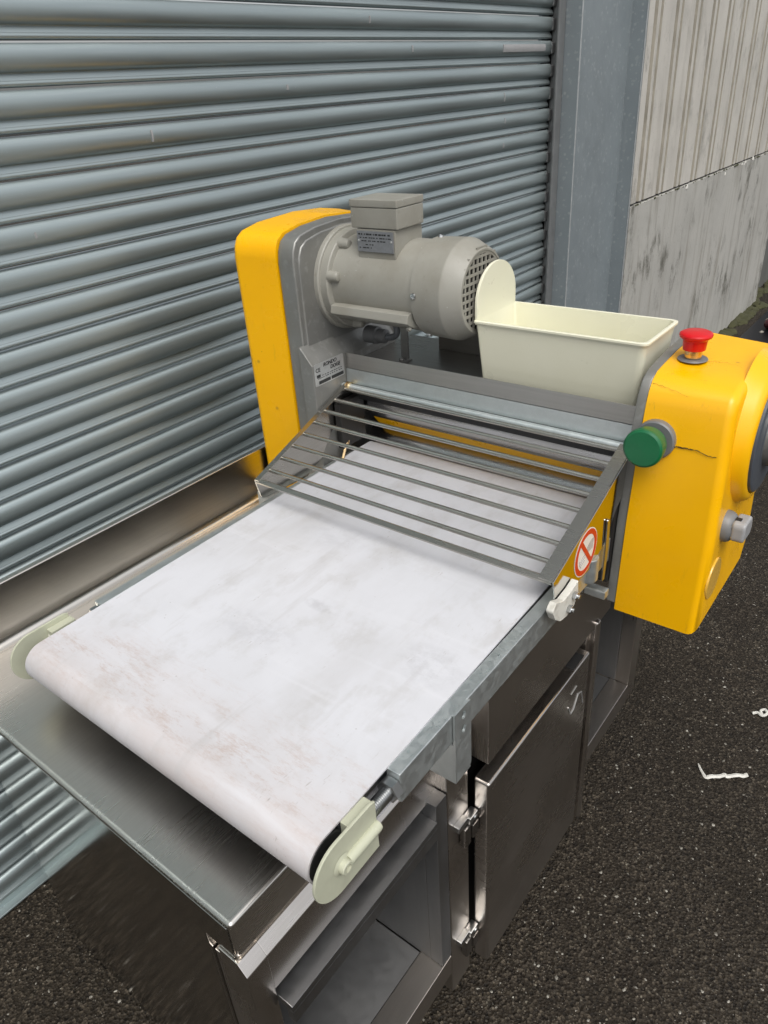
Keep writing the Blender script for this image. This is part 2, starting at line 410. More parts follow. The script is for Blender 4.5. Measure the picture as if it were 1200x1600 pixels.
def again(o, delta, parent=None):
    c = o.copy(); COL.objects.link(c); c.parent = parent or o.parent
    c.location = Vector(o.location) + Vector(delta); return c
def lettering(txt, size, org, right, up, mat, parent, ext=0.0003, shear=0.0, align='LEFT', sx=1.0):
    cu = bpy.data.curves.new('lettering', 'FONT'); cu.body = txt; cu.size = size; cu.extrude = ext; cu.shear = shear
    cu.align_x = align; cu.offset = size * 0.012
    t = bpy.data.objects.new('tmp', cu); COL.objects.link(t)
    dg = bpy.context.evaluated_depsgraph_get()
    me = bpy.data.meshes.new_from_object(t.evaluated_get(dg))
    bpy.data.objects.remove(t); bpy.data.curves.remove(cu)
    rt, u = Vector(right).normalized(), Vector(up).normalized(); nn = rt.cross(u)
    o0 = Vector(org) + Vector((0, 0, DZ)) - origin(parent)
    for v in me.vertices:
        c = v.co; v.co = o0 + rt * c.x * sx + u * c.y + nn * c.z
    me.materials.clear(); me.materials.append(M[mat]); me.name = 'lettering'
    o = bpy.data.objects.new('lettering', me); COL.objects.link(o); o.parent = parent; return o
random.seed(7)
GZ = -DZ

# ================================================================ SETTING
b = new()
vs = [b.verts.new(p) for p in ((-60, -60, GZ), (60, -60, GZ), (60, 60, GZ), (-60, 60, GZ))]; b.faces.new(vs)
ground = obj('ground', b, 'asphalt'); ground['kind'] = 'structure'

# ---- roller shutter
XS, Y0, Y1, PITCH = -1.1, -2.2, 2.505, 0.0744
SEAM = 1.377
shutter = thing('roller_shutter', 'wide grey galvanised roller shutter of curved slats behind the machine', 'shutter', (XS, 0.4, GZ))
def slat_face(z1):
    pts = []
    for k in range(13):                                     # broad curved face
        t = k / 12
        pts.append((0.002 + 0.0175 * math.sin(math.pi * (0.05 + 0.90 * t)) ** 0.8, z1 - 0.0022 - 0.0455 * (0.5 - 0.5 * math.cos(math.pi * t))))
    pts += [(0.0046, z1 - 0.0500), (0.0072, z1 - 0.0555), (0.0098, z1 - 0.0605)]
    for k in range(6):                                      # interlocking roll at the foot
        ang = math.pi * (0.30 - 0.80 * k / 5)
        pts.append((0.0062 + 0.0056 * math.cos(ang), z1 - 0.0662 + 0.0056 * math.sin(ang)))
    return pts
def slat_profile(z1):
    """outline of one curved slat hanging below the seam at z1 (x outward, z)"""
    return [(XS + a, zz) for a, zz in slat_face(z1)] + [(XS - 0.006, z1 - 0.0725), (XS - 0.006, z1 - 0.002)]
def slat_patch(bm, z1, k0, k1, y0, y1, off=0.0006):
    f = [(XS + a, zz) for a, zz in slat_face(z1)][k0:k1]
    prism(bm, [(a + off, zz) for a, zz in f] + [(a - 0.001, zz) for a, zz in f[::-1]], y0, y1, 'y')
z_top = SEAM
while z_top - PITCH > GZ + 0.075: z_top -= PITCH
first = None; n_sl = 0; zb = z_top
random.seed(11)
first = obj('slat', prism(new(), slat_profile(z_top), Y0, Y1, 'y'), 'shutter_steel', shutter, ang=50)
for k in range(1, 58):
    c = again(first, (random.uniform(-0.0015, 0.0015), random.uniform(-0.006, 0.006), k * PITCH), shutter)
    dt = random.uniform(-0.055, 0.055); pc = Vector((0, 0, z_top - 0.035 + DZ))      # each slat hangs at a slightly different tilt
    c.rotation_euler = (0, dt, 0); c.location += pc - Matrix.Rotation(dt, 3, 'Y') @ pc
b = new(); box(b, XS - 0.006, XS + 0.008, Y0, Y1, GZ + 0.004, z_top - PITCH + 0.002, 0.003)
box(b, XS - 0.004, XS + 0.030, Y0, Y1, GZ + 0.006, GZ + 0.012, 0.002)
obj('bottom_rail', b, 'shutter_steel', shutter)
b = new(); zt = SEAM + 5 * PITCH; slat_patch(b, zt, 4, 9, 2.130, 2.440, 0.0012); obj('tape_remnant', b, 'light_grey_plastic', shutter)
random.seed(31)
for (yy, kk, a0, a1) in ((2.142, 3, 3, 9), (2.146, 2, 4, 8), (2.139, 2, 9, 11), (2.136, 1, 5, 9), (1.594, 5, 4, 8), (1.40, 6, 5, 9), (0.62, 3, 4, 9), (1.05, 4, 5, 8), (0.30, 1, 5, 8)):
    b = new(); slat_patch(b, SEAM + kk * PITCH, a0, a1, yy, yy + random.uniform(0.003, 0.008), 0.0014); obj('paint_drip', b, 'light_grey_plastic', shutter)
b = new()
for k in range(0, 58, 1):                                    # end locks on the slats
    zz = z_top + k * PITCH - 0.026
    box(b, XS - 0.002, XS + 0.021, Y1 - 0.012, Y1 + 0.013, zz - 0.020, zz + 0.019, 0.005)
o = obj('end_lock', b, 'guide_grey', shutter); o['kind'] = 'stuff'
b = new(); box(b, XS - 0.03, XS + 0.006, 2.500, 2.60, GZ, 4.4)
obj('guide_back', b, 'dark_hole', shutter)
b = new(); box(b, XS + 0.046, XS + 0.056, 2.474, 2.522, GZ, 4.4, 0.003); box(b, XS + 0.008, XS + 0.046, 2.514, 2.522, GZ, 4.4, 0.0)
obj('guide_rail', b, 'guide_grey', shutter)

# ---- steel column between shutter and wall
column = thing('steel_column', 'blue grey painted steel column with raised edges beside the roller shutter', 'column', (-1.03, 2.8, GZ))
b = new(); box(b, -1.16, -1.02, 2.532, 3.095, GZ, 4.6); obj('web', b, 'column_paint', column)
b = new(); box(b, -1.10, -0.982, 2.470 + 0.055, 2.532, GZ, 4.6, 0.002); obj('flange', b, 'column_paint', column)
b = new(); box(b, -1.10, -0.955, 3.095, 3.112, GZ, 4.6, 0.003); obj('flange', b, 'column_paint', column)
b = new(); box(b, -0.9835, -0.9805, 2.526, 2.5335, GZ, 4.599, 0.001); obj('edge_highlight', b, 'edge_highlight', column)  # pale strips draw the highlight along each flange edge
b = new(); box(b, -0.9565, -0.9535, 3.0935, 3.1000, GZ, 4.599, 0.001); obj('edge_highlight', b, 'edge_highlight', column)
for zz in (1.55, 0.93, 2.3):
    b = new(); lathe(b, (-1.02, 2.545, zz), (1, 0, 0), [(0, 0.008), (0.005, 0.007), (0.006, 0.003)], 8); obj('rivet', b, 'column_paint', column)

# ---- concrete wall with ribbed upper sheet
WX = -0.955
wall = thing('concrete_wall', 'stained pale wall with ribbed upper sheet and grimy smooth base beyond the steel column', 'wall', (WX, 4.6, GZ))
WS = 1.085                                                   # joint height
poly = [(-1.15, 3.115), (WX, 3.115)]
y = 3.175; GR = []
while y < 5.95:
    poly += [(WX, y), (WX - 0.020, y + 0.012), (WX - 0.020, y + 0.028), (WX, y + 0.040), (WX, y + 0.072), (WX - 0.014, y + 0.080), (WX - 0.014, y + 0.094), (WX, y + 0.102)]
    GR.append((y + 0.012, y + 0.028, 0.020)); GR.append((y + 0.080, y + 0.094, 0.014))
    y += 0.258
poly += [(WX, 6.07), (-1.15, 6.07)]
o = obj('ribbed_sheet', prism(new(), poly, WS + 0.005, 4.6, 'z'), 'wall_upper', wall, ang=20)
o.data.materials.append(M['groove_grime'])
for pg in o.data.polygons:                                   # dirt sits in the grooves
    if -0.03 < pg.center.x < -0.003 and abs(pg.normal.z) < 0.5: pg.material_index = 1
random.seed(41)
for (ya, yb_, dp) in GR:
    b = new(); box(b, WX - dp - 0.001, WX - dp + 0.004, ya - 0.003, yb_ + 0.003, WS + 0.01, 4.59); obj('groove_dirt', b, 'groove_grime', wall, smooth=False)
b = new(); box(b, -1.15, WX + 0.004, 3.115, 6.07, GZ, WS - 0.005, 0.004); obj('base_panel', b, 'wall_lower', wall)
b = new(); box(b, -1.14, WX - 0.012, 3.117, 6.068, WS - 0.012, WS + 0.012); obj('joint', b, 'dark_hole', wall)
b = new()                                                    # lichen and dirt caught on the ledge of the joint
yj = 3.13
while yj < 6.05:
    r = random.uniform(0.003, 0.009); s_ = bmesh.ops.create_icosphere(b, subdivisions=1, radius=r, matrix=Matrix.Translation((WX + random.uniform(-0.006, 0.005), yj, WS - 0.008)) @ Matrix.Diagonal((0.8, random.uniform(1, 3), 0.7, 1)))
    yj += random.uniform(0.008, 0.05)
o = obj('joint_dirt', b, 'moss', wall); o['kind'] = 'stuff'
b = new()
for yj in (4.95, 5.0, 5.03, 5.2, 5.22, 4.6, 3.9): bmesh.ops.create_icosphere(b, subdivisions=1, radius=random.uniform(0.008, 0.016), matrix=Matrix.Translation((WX + 0.004, yj, WS - 0.006 - random.uniform(0, 0.03))) @ Matrix.Diagonal((0.3, 1.3, 0.9, 1)))
o = obj('droppings', b, 'print_white', wall); o['kind'] = 'stuff'
b = new(); box(b, -1.6, -1.04, 6.07, 14.0, GZ, 4.6); obj('recessed_wall', b, 'recess_grey', wall)
b = new()
random.seed(3)
for k in range(160):                                         # moss and dirt heaped along the foot of the wall
    yy = random.uniform(3.1, 8.5); r = random.uniform(0.02, 0.055)
    xx = (WX if yy < 6.05 else -1.03) + random.uniform(-0.01, 0.07)
    s_ = bmesh.ops.create_icosphere(b, subdivisions=2, radius=r, matrix=Matrix.Translation((xx, yy, GZ)) @ Matrix.Diagonal((1.0, random.uniform(1.2, 2.4), 0.55, 1)))
    for v in s_['verts']: v.co += Vector((random.uniform(-1, 1), random.uniform(-1, 1), random.uniform(-1, 1))) * r * 0.14
o = obj('moss', b, 'moss', smooth=True); o['kind'] = 'stuff'

# ================================================================ CABINET
cab = thing('steel_cabinet', 'stainless steel base cabinet with open shelves and one hinged side door under the machine', 'cabinet', (-0.46, 0.45, GZ))
TZ, TX0, TX1, TY0, TY1 = 0.78, -0.853, -0.100, -0.217, 1.16
b = new(); box(b, TX0 - 0.016, TX1, TY0, TY1, 0.7095, TZ, 0.006, 3)
obj('table_top', b, 'stainless_top', cab)
b = new()
fil = [(TX0, TZ - 0.004)] + [(TX0 + 0.018 * (1 - math.sin(t * math.pi / 16)), TZ + 0.0005 + 0.018 * (1 - math.cos(t * math.pi / 16))) for t in range(9)] + []
poly = [(TX0 - 0.016, TZ - 0.02), (TX0 + 0.018, TZ - 0.02), (TX0 + 0.018, TZ + 0.0006), (TX0 + 0.010, TZ + 0.003), (TX0 + 0.004, TZ + 0.008), (TX0 + 0.001, TZ + 0.017), (TX0, TZ + 0.03), (TX0, 0.898), (TX0 - 0.003, 0.901), (TX0 - 0.0135, 0.901), (TX0 - 0.016, 0.898)]
prism(b, poly, TY0 + 0.004, TY1 - 0.004, 'y')
obj('backsplash', b, 'stainless_back', cab, ang=60)
b = new(); box(b, TX0 - 0.012, TX1 - 0.006, TY0 - 0.0022, TY0 - 0.0004, 0.711, 0.7735, 0.0008, 1); obj('front_lip', b, 'stainless_front', cab)
b = new(); prism(b, [(-0.80, 0.616), (-0.084, 0.616), (-0.084, 0.6890), (-0.0855, 0.6925), (-0.0990, 0.7085), (-0.80, 0.7085)], -0.188, 1.13, 'y', 0.0015, 2)
prism(b, [(-0.135, 0.616), (-0.0838, 0.616), (-0.0838, 0.6890), (-0.0853, 0.6925), (-0.0988, 0.7083), (-0.135, 0.7083)], -0.222, -0.187, 'y', 0.0015, 2); obj('upper_beam', b, 'stainless_side', cab)
b = new(); box(b, -0.842, -0.194, -0.205, -0.190, -0.005, 0.700, 0.002); obj('front_panel', b, 'stainless_front', cab)
b = new(); box(b, -0.1925, -0.086, -0.200, -0.186, -0.005, 0.614, 0.002); obj('front_flange', b, 'stainless_side', cab)
b = new(); box(b, -0.842, -0.830, -0.189, 1.13, 0.02, 0.700, 0.001); obj('side_panel', b, 'stainless_front', cab)
# open bay behind the front panel
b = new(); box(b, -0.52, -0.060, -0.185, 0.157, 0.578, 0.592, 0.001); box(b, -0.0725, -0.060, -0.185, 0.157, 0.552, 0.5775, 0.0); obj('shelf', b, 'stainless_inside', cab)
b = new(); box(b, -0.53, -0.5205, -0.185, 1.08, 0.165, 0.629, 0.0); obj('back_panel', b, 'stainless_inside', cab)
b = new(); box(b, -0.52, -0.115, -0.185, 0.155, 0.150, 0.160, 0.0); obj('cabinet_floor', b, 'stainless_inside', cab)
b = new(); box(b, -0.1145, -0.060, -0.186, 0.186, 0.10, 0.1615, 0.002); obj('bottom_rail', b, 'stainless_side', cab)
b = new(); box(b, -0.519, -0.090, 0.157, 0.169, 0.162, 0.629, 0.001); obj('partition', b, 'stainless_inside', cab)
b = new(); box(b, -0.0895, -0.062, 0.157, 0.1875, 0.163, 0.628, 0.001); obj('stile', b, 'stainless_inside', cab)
b = new(); box(b, -0.110, -0.062, 0.189, 0.2545, 0.02, 0.700, 0.003); obj('post', b, 'stainless_side', cab)
# bay behind the door
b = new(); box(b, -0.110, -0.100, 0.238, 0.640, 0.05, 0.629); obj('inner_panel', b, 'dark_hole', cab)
# door
door = None
b = new(); box(b, -0.058, -0.025, 0.262, 0.672, 0.062, 0.599, 0.006, 3); door = obj('door', b, 'stainless_door', cab)
b = new(); box(b, -0.0535, -0.030, 0.600, 0.652, 0.5985, 0.5995); obj('finger_slot', b, 'dark_hole', door)
b = new(); tube(b, [(-0.0243, 0.575, 0.520), (-0.0243, 0.590, 0.490), (-0.0243, 0.604, 0.492), (-0.0243, 0.622, 0.520), (-0.0243, 0.640, 0.512), (-0.0243, 0.652, 0.470)], 0.0012, 6)
tube(b, [(-0.0243, 0.585, 0.548), (-0.0243, 0.610, 0.552)], 0.001, 6); obj('scratch', b, 'plate_aluminium', door)
for zz in (0.512, 0.168):
    b = new()
    box(b, -0.063, -0.050, 0.205, 0.236, zz + 0.002, zz + 0.016, 0.002)
    box(b, -0.062, -0.045, 0.234, 0.261, zz - 0.002, zz + 0.014, 0.003)
    lathe(b, (-0.0460, 0.250, zz + 0.006), (1, 0, 0), [(0, 0.0055), (0.003, 0.005), (0.0035, 0.002)], 12)
    h = obj('hinge', b, 'zinc_bolt', door)
    b = new(); box(b, -0.061, -0.047, 0.221, 0.241, zz - 0.056, zz - 0.005, 0.004); box(b, -0.060, -0.044, 0.2415, 0.2605, zz - 0.044, zz - 0.010, 0.002)
    obj('hinge_cup', b, 'stainless_dark', h)
# fascia above the door, narrow post and rear bay
b = new(); box(b, -0.075, -0.030, 0.268, 0.775, 0.641, 0.838, 0.003); obj('fascia', b, 'stainless_side', cab)
b = new(); box(b, -0.066, -0.040, 0.680, 0.690, 0.05, 0.655, 0.001); box(b, -0.046, -0.022, 0.6905, 0.710, 0.05, 0.660, 0.006, 3); obj('post', b, 'stainless_side', cab)
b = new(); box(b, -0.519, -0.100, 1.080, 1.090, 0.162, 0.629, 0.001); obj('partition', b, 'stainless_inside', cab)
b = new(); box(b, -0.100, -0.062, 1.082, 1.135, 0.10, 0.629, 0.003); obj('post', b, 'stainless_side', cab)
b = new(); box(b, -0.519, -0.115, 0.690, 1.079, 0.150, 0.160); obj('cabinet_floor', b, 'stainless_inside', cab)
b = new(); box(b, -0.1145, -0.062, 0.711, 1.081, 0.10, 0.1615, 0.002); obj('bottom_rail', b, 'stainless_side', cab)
for i, (xx, yy) in enumerate(((-0.16, -0.10), (-0.78, -0.10), (-0.16, 1.04), (-0.78, 1.04))):
    b = new(); box(b, xx - 0.03, xx + 0.03, yy - 0.03, yy + 0.03, 0.012, 0.02); box(b, xx - 0.017, xx - 0.013, yy - 0.018, yy + 0.018, -0.03, 0.012); box(b, xx + 0.013, xx + 0.017, yy - 0.018, yy + 0.018, -0.03, 0.012)
    fk = obj('castor', b, 'zinc_bolt', cab)
    b = new(); cyl(b, (xx - 0.011, yy, GZ + 0.034), (xx + 0.011, yy, GZ + 0.034), 0.034, 24, 0.004); obj('wheel', b, 'black_rubber_and_gap', fk)
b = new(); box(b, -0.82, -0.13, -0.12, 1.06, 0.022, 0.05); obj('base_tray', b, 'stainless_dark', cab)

# ================================================================ DOUGH SHEETER
mac = thing('dough_sheeter', 'yellow and grey dough sheeting machine with white conveyor belt and barred guard', 'machine', (-0.34, 0.80, TZ))
BZ = 0.902; RC = (-0.118, 0.867); RR = 0.0345
# ---- conveyor belt: loop in y-z, slightly skewed across the rollers
def belt_loop(t):
    pts = []
    r = RR - t
    for k in range(25):
        a = math.pi / 2 + math.pi * k / 24
        pts.append((RC[0] + r * math.cos(a), RC[1] + r * math.sin(a)))
    ye = 0.745
    for k in range(25):
        a = -math.pi / 2 + math.pi * k / 24
        pts.append((ye + r * math.cos(a), RC[1] + r * math.sin(a)))
    n = 26
    for k in range(1, n): pts.append((ye + (RC[0] - ye) * k / n, RC[1] + r))
    return pts
def edge_x(y, side):
    return (-0.631 - 0.019 * max(0, y + 0.1)) if side == 0 else (-0.0185 - 0.013 * max(0, y + 0.1))
b = new(); ou, inn = belt_loop(0), belt_loop(0.0028); NX = 14; grid = []
for lp in (ou, inn):
    rows = []
    for (yy, zz) in lp:
        xa, xb = edge_x(yy, 0), edge_x(yy, 1)
        rows.append([b.verts.new((xa + (xb - xa) * i / NX, yy, zz)) for i in range(NX + 1)])
    grid.append(rows)
n = len(ou)
for k in range(n):
    k2 = (k + 1) % n
    for i in range(NX):
        b.faces.new((grid[0][k][i], grid[0][k][i + 1], grid[0][k2][i + 1], grid[0][k2][i]))
        b.faces.new((grid[1][k][i], grid[1][k2][i], grid[1][k2][i + 1], grid[1][k][i + 1]))
    b.faces.new((grid[0][k][0], grid[0][k2][0], grid[1][k2][0], grid[1][k][0]))
    b.faces.new((grid[0][k][NX], grid[1][k][NX], grid[1][k2][NX], grid[0][k2][NX]))
belt = obj('conveyor_belt', b, 'belt_white', mac, ang=60)
b = new(); cyl(b, (-0.634, RC[0], RC[1]), (-0.0185, RC[0], RC[1]), 0.0310, 40, 0.002); cyl(b, (-0.65, RC[0], RC[1]), (-0.004, RC[0], RC[1]), 0.009, 16)
obj('front_roller', b, 'black_rubber_and_gap', mac)
b = new(); cyl(b, (-0.648, 0.745, RC[1]), (-0.026, 0.745, RC[1]), 0.0310, 32); cyl(b, (-0.664, 0.745, RC[1]), (-0.008, 0.745, RC[1]), 0.012, 16); obj('rear_roller', b, 'black_rubber_and_gap', mac)
b = new(); box(b, -0.628, -0.030, -0.08, 0.705, 0.872, 0.8985); obj('slider_bed', b, 'slider_steel', mac)
# ---- side rails
b = new(); box(b, -0.0225, 0.0, 0.0, 0.700, 0.848, 0.8995, 0.0025, 2); rail = obj('side_rail', b, 'galvanised', mac)
b = new(); box(b, -0.662, -0.635, 0.0, 0.700, 0.846, 0.8965, 0.0025, 2); rail_l = obj('side_rail', b, 'galvanised', mac)
random.seed(77)
b = new()
for k in range(170):
    yy = 0.02 + 0.62 * random.random(); r = 0.0006 + 0.0013 * random.random() ** 2
    bmesh.ops.create_icosphere(b, subdivisions=2, radius=r, matrix=Matrix.Translation((random.uniform(-0.0165, -0.002), yy, 0.8995)) @ Matrix.Diagonal((1, random.uniform(1, 1.5), 0.6, 1)))
o = obj('raindrop', b, 'water', rail); o['kind'] = 'stuff'
for xx, par in ((-0.0105, rail), (-0.648, rail_l)):
    b = new(); hexa(b, (xx, -0.0005, 0.876), (xx, -0.0155, 0.876), 0.0165); obj('lock_nut', b, 'zinc_bolt', par)
    b = new(); prof = []
    for k in range(13): prof += [(0.003 * k, 0.0100), (0.003 * k + 0.0015, 0.0080)]
    lathe(b, (xx, -0.015, 0.876), (0, -1, 0), prof, 20); obj('threaded_rod', b, 'zinc_bolt', par)
# ---- cream end caps
def end_cap(side):
    s = 1 if side == 'R' else -1
    xo = 0.001 if side == 'R' else -0.6625
    X = lambda d: xo - s * d                                  # d = distance inward from the outer face
    b = new(); cy, cz, r = -0.119, 0.8635, 0.0435
    pl = [(-0.050, cz - r + 0.002)] + [(cy + r * math.cos(a), cz + r * math.sin(a)) for a in [-math.pi / 2 - math.pi * k / 24 for k in range(25)]] + [(-0.058, cz + r), (-0.050, cz + r - 0.003)]
    prism(b, pl, X(0.0045), X(0.0), 'x', 0.0012, 2)
    box(b, *sorted((X(0.0205), X(0.0046))), -0.092, -0.048, 0.832, 0.8985, 0.0015)
    o = obj('end_cap', b, 'cap_plastic', mac)
    b = new()
    prism(b, [(-0.123, cz - 0.020), (-0.096, cz + 0.014), (-0.092, cz + 0.026), (-0.092, cz - 0.03)], X(0.013), X(0.0046), 'x', 0.002, 2)
    obj('axle_block', b, 'white_plastic', o)
    b = new()
    lathe(b, (X(-0.0005), -0.116, 0.8655), (s, 0, 0), [(0, 0.015), (0.001, 0.0125), (0.002, 0.0095), (0.008, 0.0092), (0.0092, 0.008), (0.0092, 0.0052), (0.0045, 0.005), (0.0045, 0.0001)], 24, True, False)
    lathe(b, (X(-0.002), -0.108, 0.8655), (0, 1, 0), [(0, 0.0078), (0.054, 0.0078), (0.0575, 0.0068), (0.058, 0.0001)], 18)
    obj('axle_boss', b, 'cap_plastic', o)
end_cap('R'); end_cap('L')
# ---- folding bracket on the right rail
b = new()
hole = lambda y, z: circle(y, z, 0.0052, 14, 0.0068)
plate(b, rounded([(0.117, 0.772), (0.158, 0.772), (0.158, 0.902), (0.117, 0.902)], [0.003, 0.012, 0.004, 0.002]), [hole(0.139, 0.862), hole(0.139, 0.888)], 0.0012, 0.0048, 'x')
prism(b, [(-0.048, 0.772), (0.0012, 0.772), (0.0012, 0.845), (-0.020, 0.845)], 0.1175, 0.1205, 'y')
prism(b, [(-0.048, 0.7690), (0.0042, 0.7690), (0.0042, 0.7717), (-0.048, 0.7717)], 0.1175, 0.1565, 'y')
br = obj('support_bracket', b, 'galvanised', mac)
b = new(); box(b, 0.0002, 0.0055, 0.116, 0.150, 0.9025, 0.9045, 0.0005); obj('bracket_lip', b, 'galvanised', br)

# ---- barred guard
GA, GB = Vector((0.0, 0.400, 0.951)), Vector((0.0, 0.700, 1.060))
XL, XR_ = -0.664, 0.004
def gp(t, off=0.0):
    d = (GB - GA); nrm = Vector((0, -d.z, d.y)).normalized()
    p = GA + d * t + nrm * off; return p
b = new()
prof_f = lambda t: gp(t)
cyl(b, (XL + 0.002, GA.y + 0.004, GA.z - 0.003), (XR_ - 0.002, GA.y + 0.004, GA.z - 0.003), 0.0062, 8)
for s_, xx in ((1, XR_), (-1, XL)):                            # folded top flanges of the side plates
    d = (GB - GA).normalized(); nrm = Vector((0, -d.z, d.y))
    w = 0.024 if s_ > 0 else 0.012
    x0, x1 = sorted((xx, xx - s_ * w))
    pts = [(GA.y - 0.002, GA.z - 0.0005), (GB.y, GB.z), (GB.y + nrm.y * 0.0022, GB.z + nrm.z * 0.0022), (GA.y - 0.002 + nrm.y * 0.0022, GA.z + nrm.z * 0.0022)]
    prism(b, pts, x0, x1, 'x')
guard = obj('guard', b, 'guard_steel', mac)
def side_plate(x0, x1):
    b = new()
    pl = [(0.398, 0.951), (0.700, 1.0605), (0.722, 1.052), (0.722, 1.010), (0.640, 0.965), (0.600, 0.915), (0.545, 0.893), (0.425, 0.900), (0.408, 0.905)]
    prism(b, rounded(pl, [0.001, 0.01, 0.012, 0.012, 0.02, 0.03, 0.01, 0.01, 0.008], 4), x0, x1, 'x', 0.0004, 1)
    return b
plR = obj('side_plate', side_plate(0.0041, 0.0065), 'polished_steel', guard)
plL = obj('side_plate', side_plate(-0.6665, -0.6641), 'guard_steel', guard)
b = new(); p0 = gp(0.115, -0.004); cyl(b, (XL, p0.y, p0.z), (XR_ - 0.018, p0.y, p0.z), 0.0044, 12)
bar0 = obj('guard_bar', b, 'guard_steel', guard)
for k in range(1, 8):
    p = gp(0.115 + 0.1215 * k, -0.004) - p0; again(bar0, (0, p.y, p.z), guard)
b = new(); cyl(b, (XL - 0.004, 0.702, 1.055), (0.016, 0.702, 1.055), 0.0078, 20); rod = obj('pivot_rod', b, 'galvanised', guard)
b = new()
for d0 in (0, 0.006): lathe(b, (XL + 0.006 + d0, 0.702, 1.055), (1, 0, 0), [(0, 0.0115), (0.0038, 0.0115)], 20)
obj('pivot_ring', b, 'brass', guard)
# warning sticker: no-touching sign, ring and slash over a small roller-and-hand drawing
SX = 0.0067; sc = (0.517, 0.942); sr = 0.0440
b = new(); prism(b, circle(sc[0], sc[1], sr, 40), SX, SX + 0.0003, 'x'); stk = obj('warning_sticker', b, 'print_white', guard)
b = new(); plate(b, circle(sc[0], sc[1], sr * 0.955, 40), [circle(sc[0], sc[1], sr * 0.74, 40)], SX + 0.0004, SX + 0.0007, 'x')
ca, sa = math.cos(R(-52)), math.sin(R(-52))
q = lambda u, v: (sc[0] + u * ca - v * sa, sc[1] + u * sa + v * ca)
prism(b, [q(-sr * 0.8, -sr * 0.10), q(sr * 0.8, -sr * 0.10), q(sr * 0.8, sr * 0.10), q(-sr * 0.8, sr * 0.10)], SX + 0.0005, SX + 0.0008, 'x'); obj('prohibition_ring', b, 'print_red', stk)
b = new()
for k in range(9):
    yy = sc[0] + 0.002 + k * 0.0029; hgt = 0.010 + 0.010 * math.sin(min(1, (k + 1) / 6) * 1.5)
    if abs(yy - sc[0]) < sr * 0.70: prism(b, [(yy, sc[1] - 0.004 - k * 0.0003), (yy + 0.0014, sc[1] - 0.004), (yy + 0.0034, sc[1] - 0.004 + hgt), (yy + 0.002, sc[1] - 0.004 + hgt)], SX + 0.00035, SX + 0.00045, 'x')
for pts in ([(-.020, -.010), (-.014, -.004), (-.006, -.003), (-.001, -.001)], [(-.021, -.014), (-.013, -.010), (-.004, -.008)], [(-.018, -.018), (-.010, -.016), (-.004, -.013)], [(-.024, -.006), (-.022, -.016), (-.017, -.022)]):
    tube(b, [(SX + 0.0004, sc[0] + p[0], sc[1] + p[1]) for p in pts], 0.0006, 5)
obj('pictogram', b, 'print_grey', stk)
# white pivot block under the guard on the right rail, with two bolts
b = new(); prism(b, rounded([(0.371, 0.916), (0.384, 0.893), (0.404, 0.877), (0.428, 0.872), (0.455, 0.878), (0.466, 0.898), (0.464, 0.922), (0.440, 0.916), (0.410, 0.914), (0.385, 0.926)], [0.008, 0.006, 0.006, 0.006, 0.004, 0.004, 0.002, 0.004, 0.006, 0.006], 3), 0.0075, 0.020, 'x', 0.002, 2)
pv = obj('pivot_block', b, 'white_plastic', mac)
b = new()
for (yy, zz) in ((0.430, 0.886), (0.448, 0.902)): hexa(b, (0.0198, yy, zz), (0.027, yy, zz), 0.0075); lathe(b, (0.027, yy, zz), (1, 0, 0), [(0, 0.004), (0.004, 0.004)], 12)
obj('bolt', b, 'zinc_bolt', pv)
b = new(); prism(b, rounded([(-0.690, 0.903), (-0.690, 0.902), (-0.668, 0.902), (-0.668, 0.903)], 0), 0.40, 0.41, 'y'); b.free()
b = new(); box(b, -0.686, -0.667, 0.415, 0.475, 0.872, 0.912, 0.004); obj('pivot_block', b, 'white_plastic', mac)

# ---- rollers, yellow strip and cross plates between the side housings
def cross(name, bmf, mat): return obj(name, bmf, mat, mac)
b = new(); box(b, -0.668, 0.002, 0.7155, 0.7185, 1.0935, 1.1285, 0.001); cross('front_plate', b, 'stainless_plate')
b = new(); prism(b, [(0.7135, 1.059), (0.717, 1.058), (0.719, 1.0925), (0.7155, 1.0925)], -0.668, 0.002, 'x'); cross('lower_plate', b, 'galvanised')
b = new(); box(b, -0.666, 0.002, 0.719, 0.965, 1.098, 1.1010); box(b, -0.54, 0.002, 0.899, 0.903, 1.1012, 1.165, 0.001); cross('top_channel', b, 'stainless_dark')
b = new(); box(b, -0.668, 0.002, 0.724, 0.73, 1.02, 1.0575); cross('gap_strip', b, 'black_rubber_and_gap')  # black strip drawn in for the shaded gap under the lower plate
b = new(); cyl(b, (-0.668, 0.792, 1.000), (0.002, 0.792, 1.000), 0.046, 48); cross('upper_roller', b, 'roller_steel')
b = new(); prism(b, [(0.758, 0.972), (0.762, 0.970), (0.800, 0.926), (0.797, 0.922)], -0.640, -0.012, 'x'); cross('yellow_strip', b, 'yellow_paint')  # yellow strip set between the upper and lower roller
b = new(); cyl(b, (-0.668, 0.815, 0.880), (0.002, 0.815, 0.880), 0.046, 48); cross('lower_roller', b, 'roller_steel')
b = new(); box(b, -0.700, 0.000, 0.86, 0.95, 0.80, 1.09); cross('rear_shield', b, 'stainless_dark')
b = new(); box(b, -0.69, -0.03, 0.70, 0.93, TZ + 0.001, 0.83, 0.003); box(b, -0.07, 0.0, 0.66, 0.70, 0.82, 0.85, 0.002); cross('base_frame', b, 'galvanised')
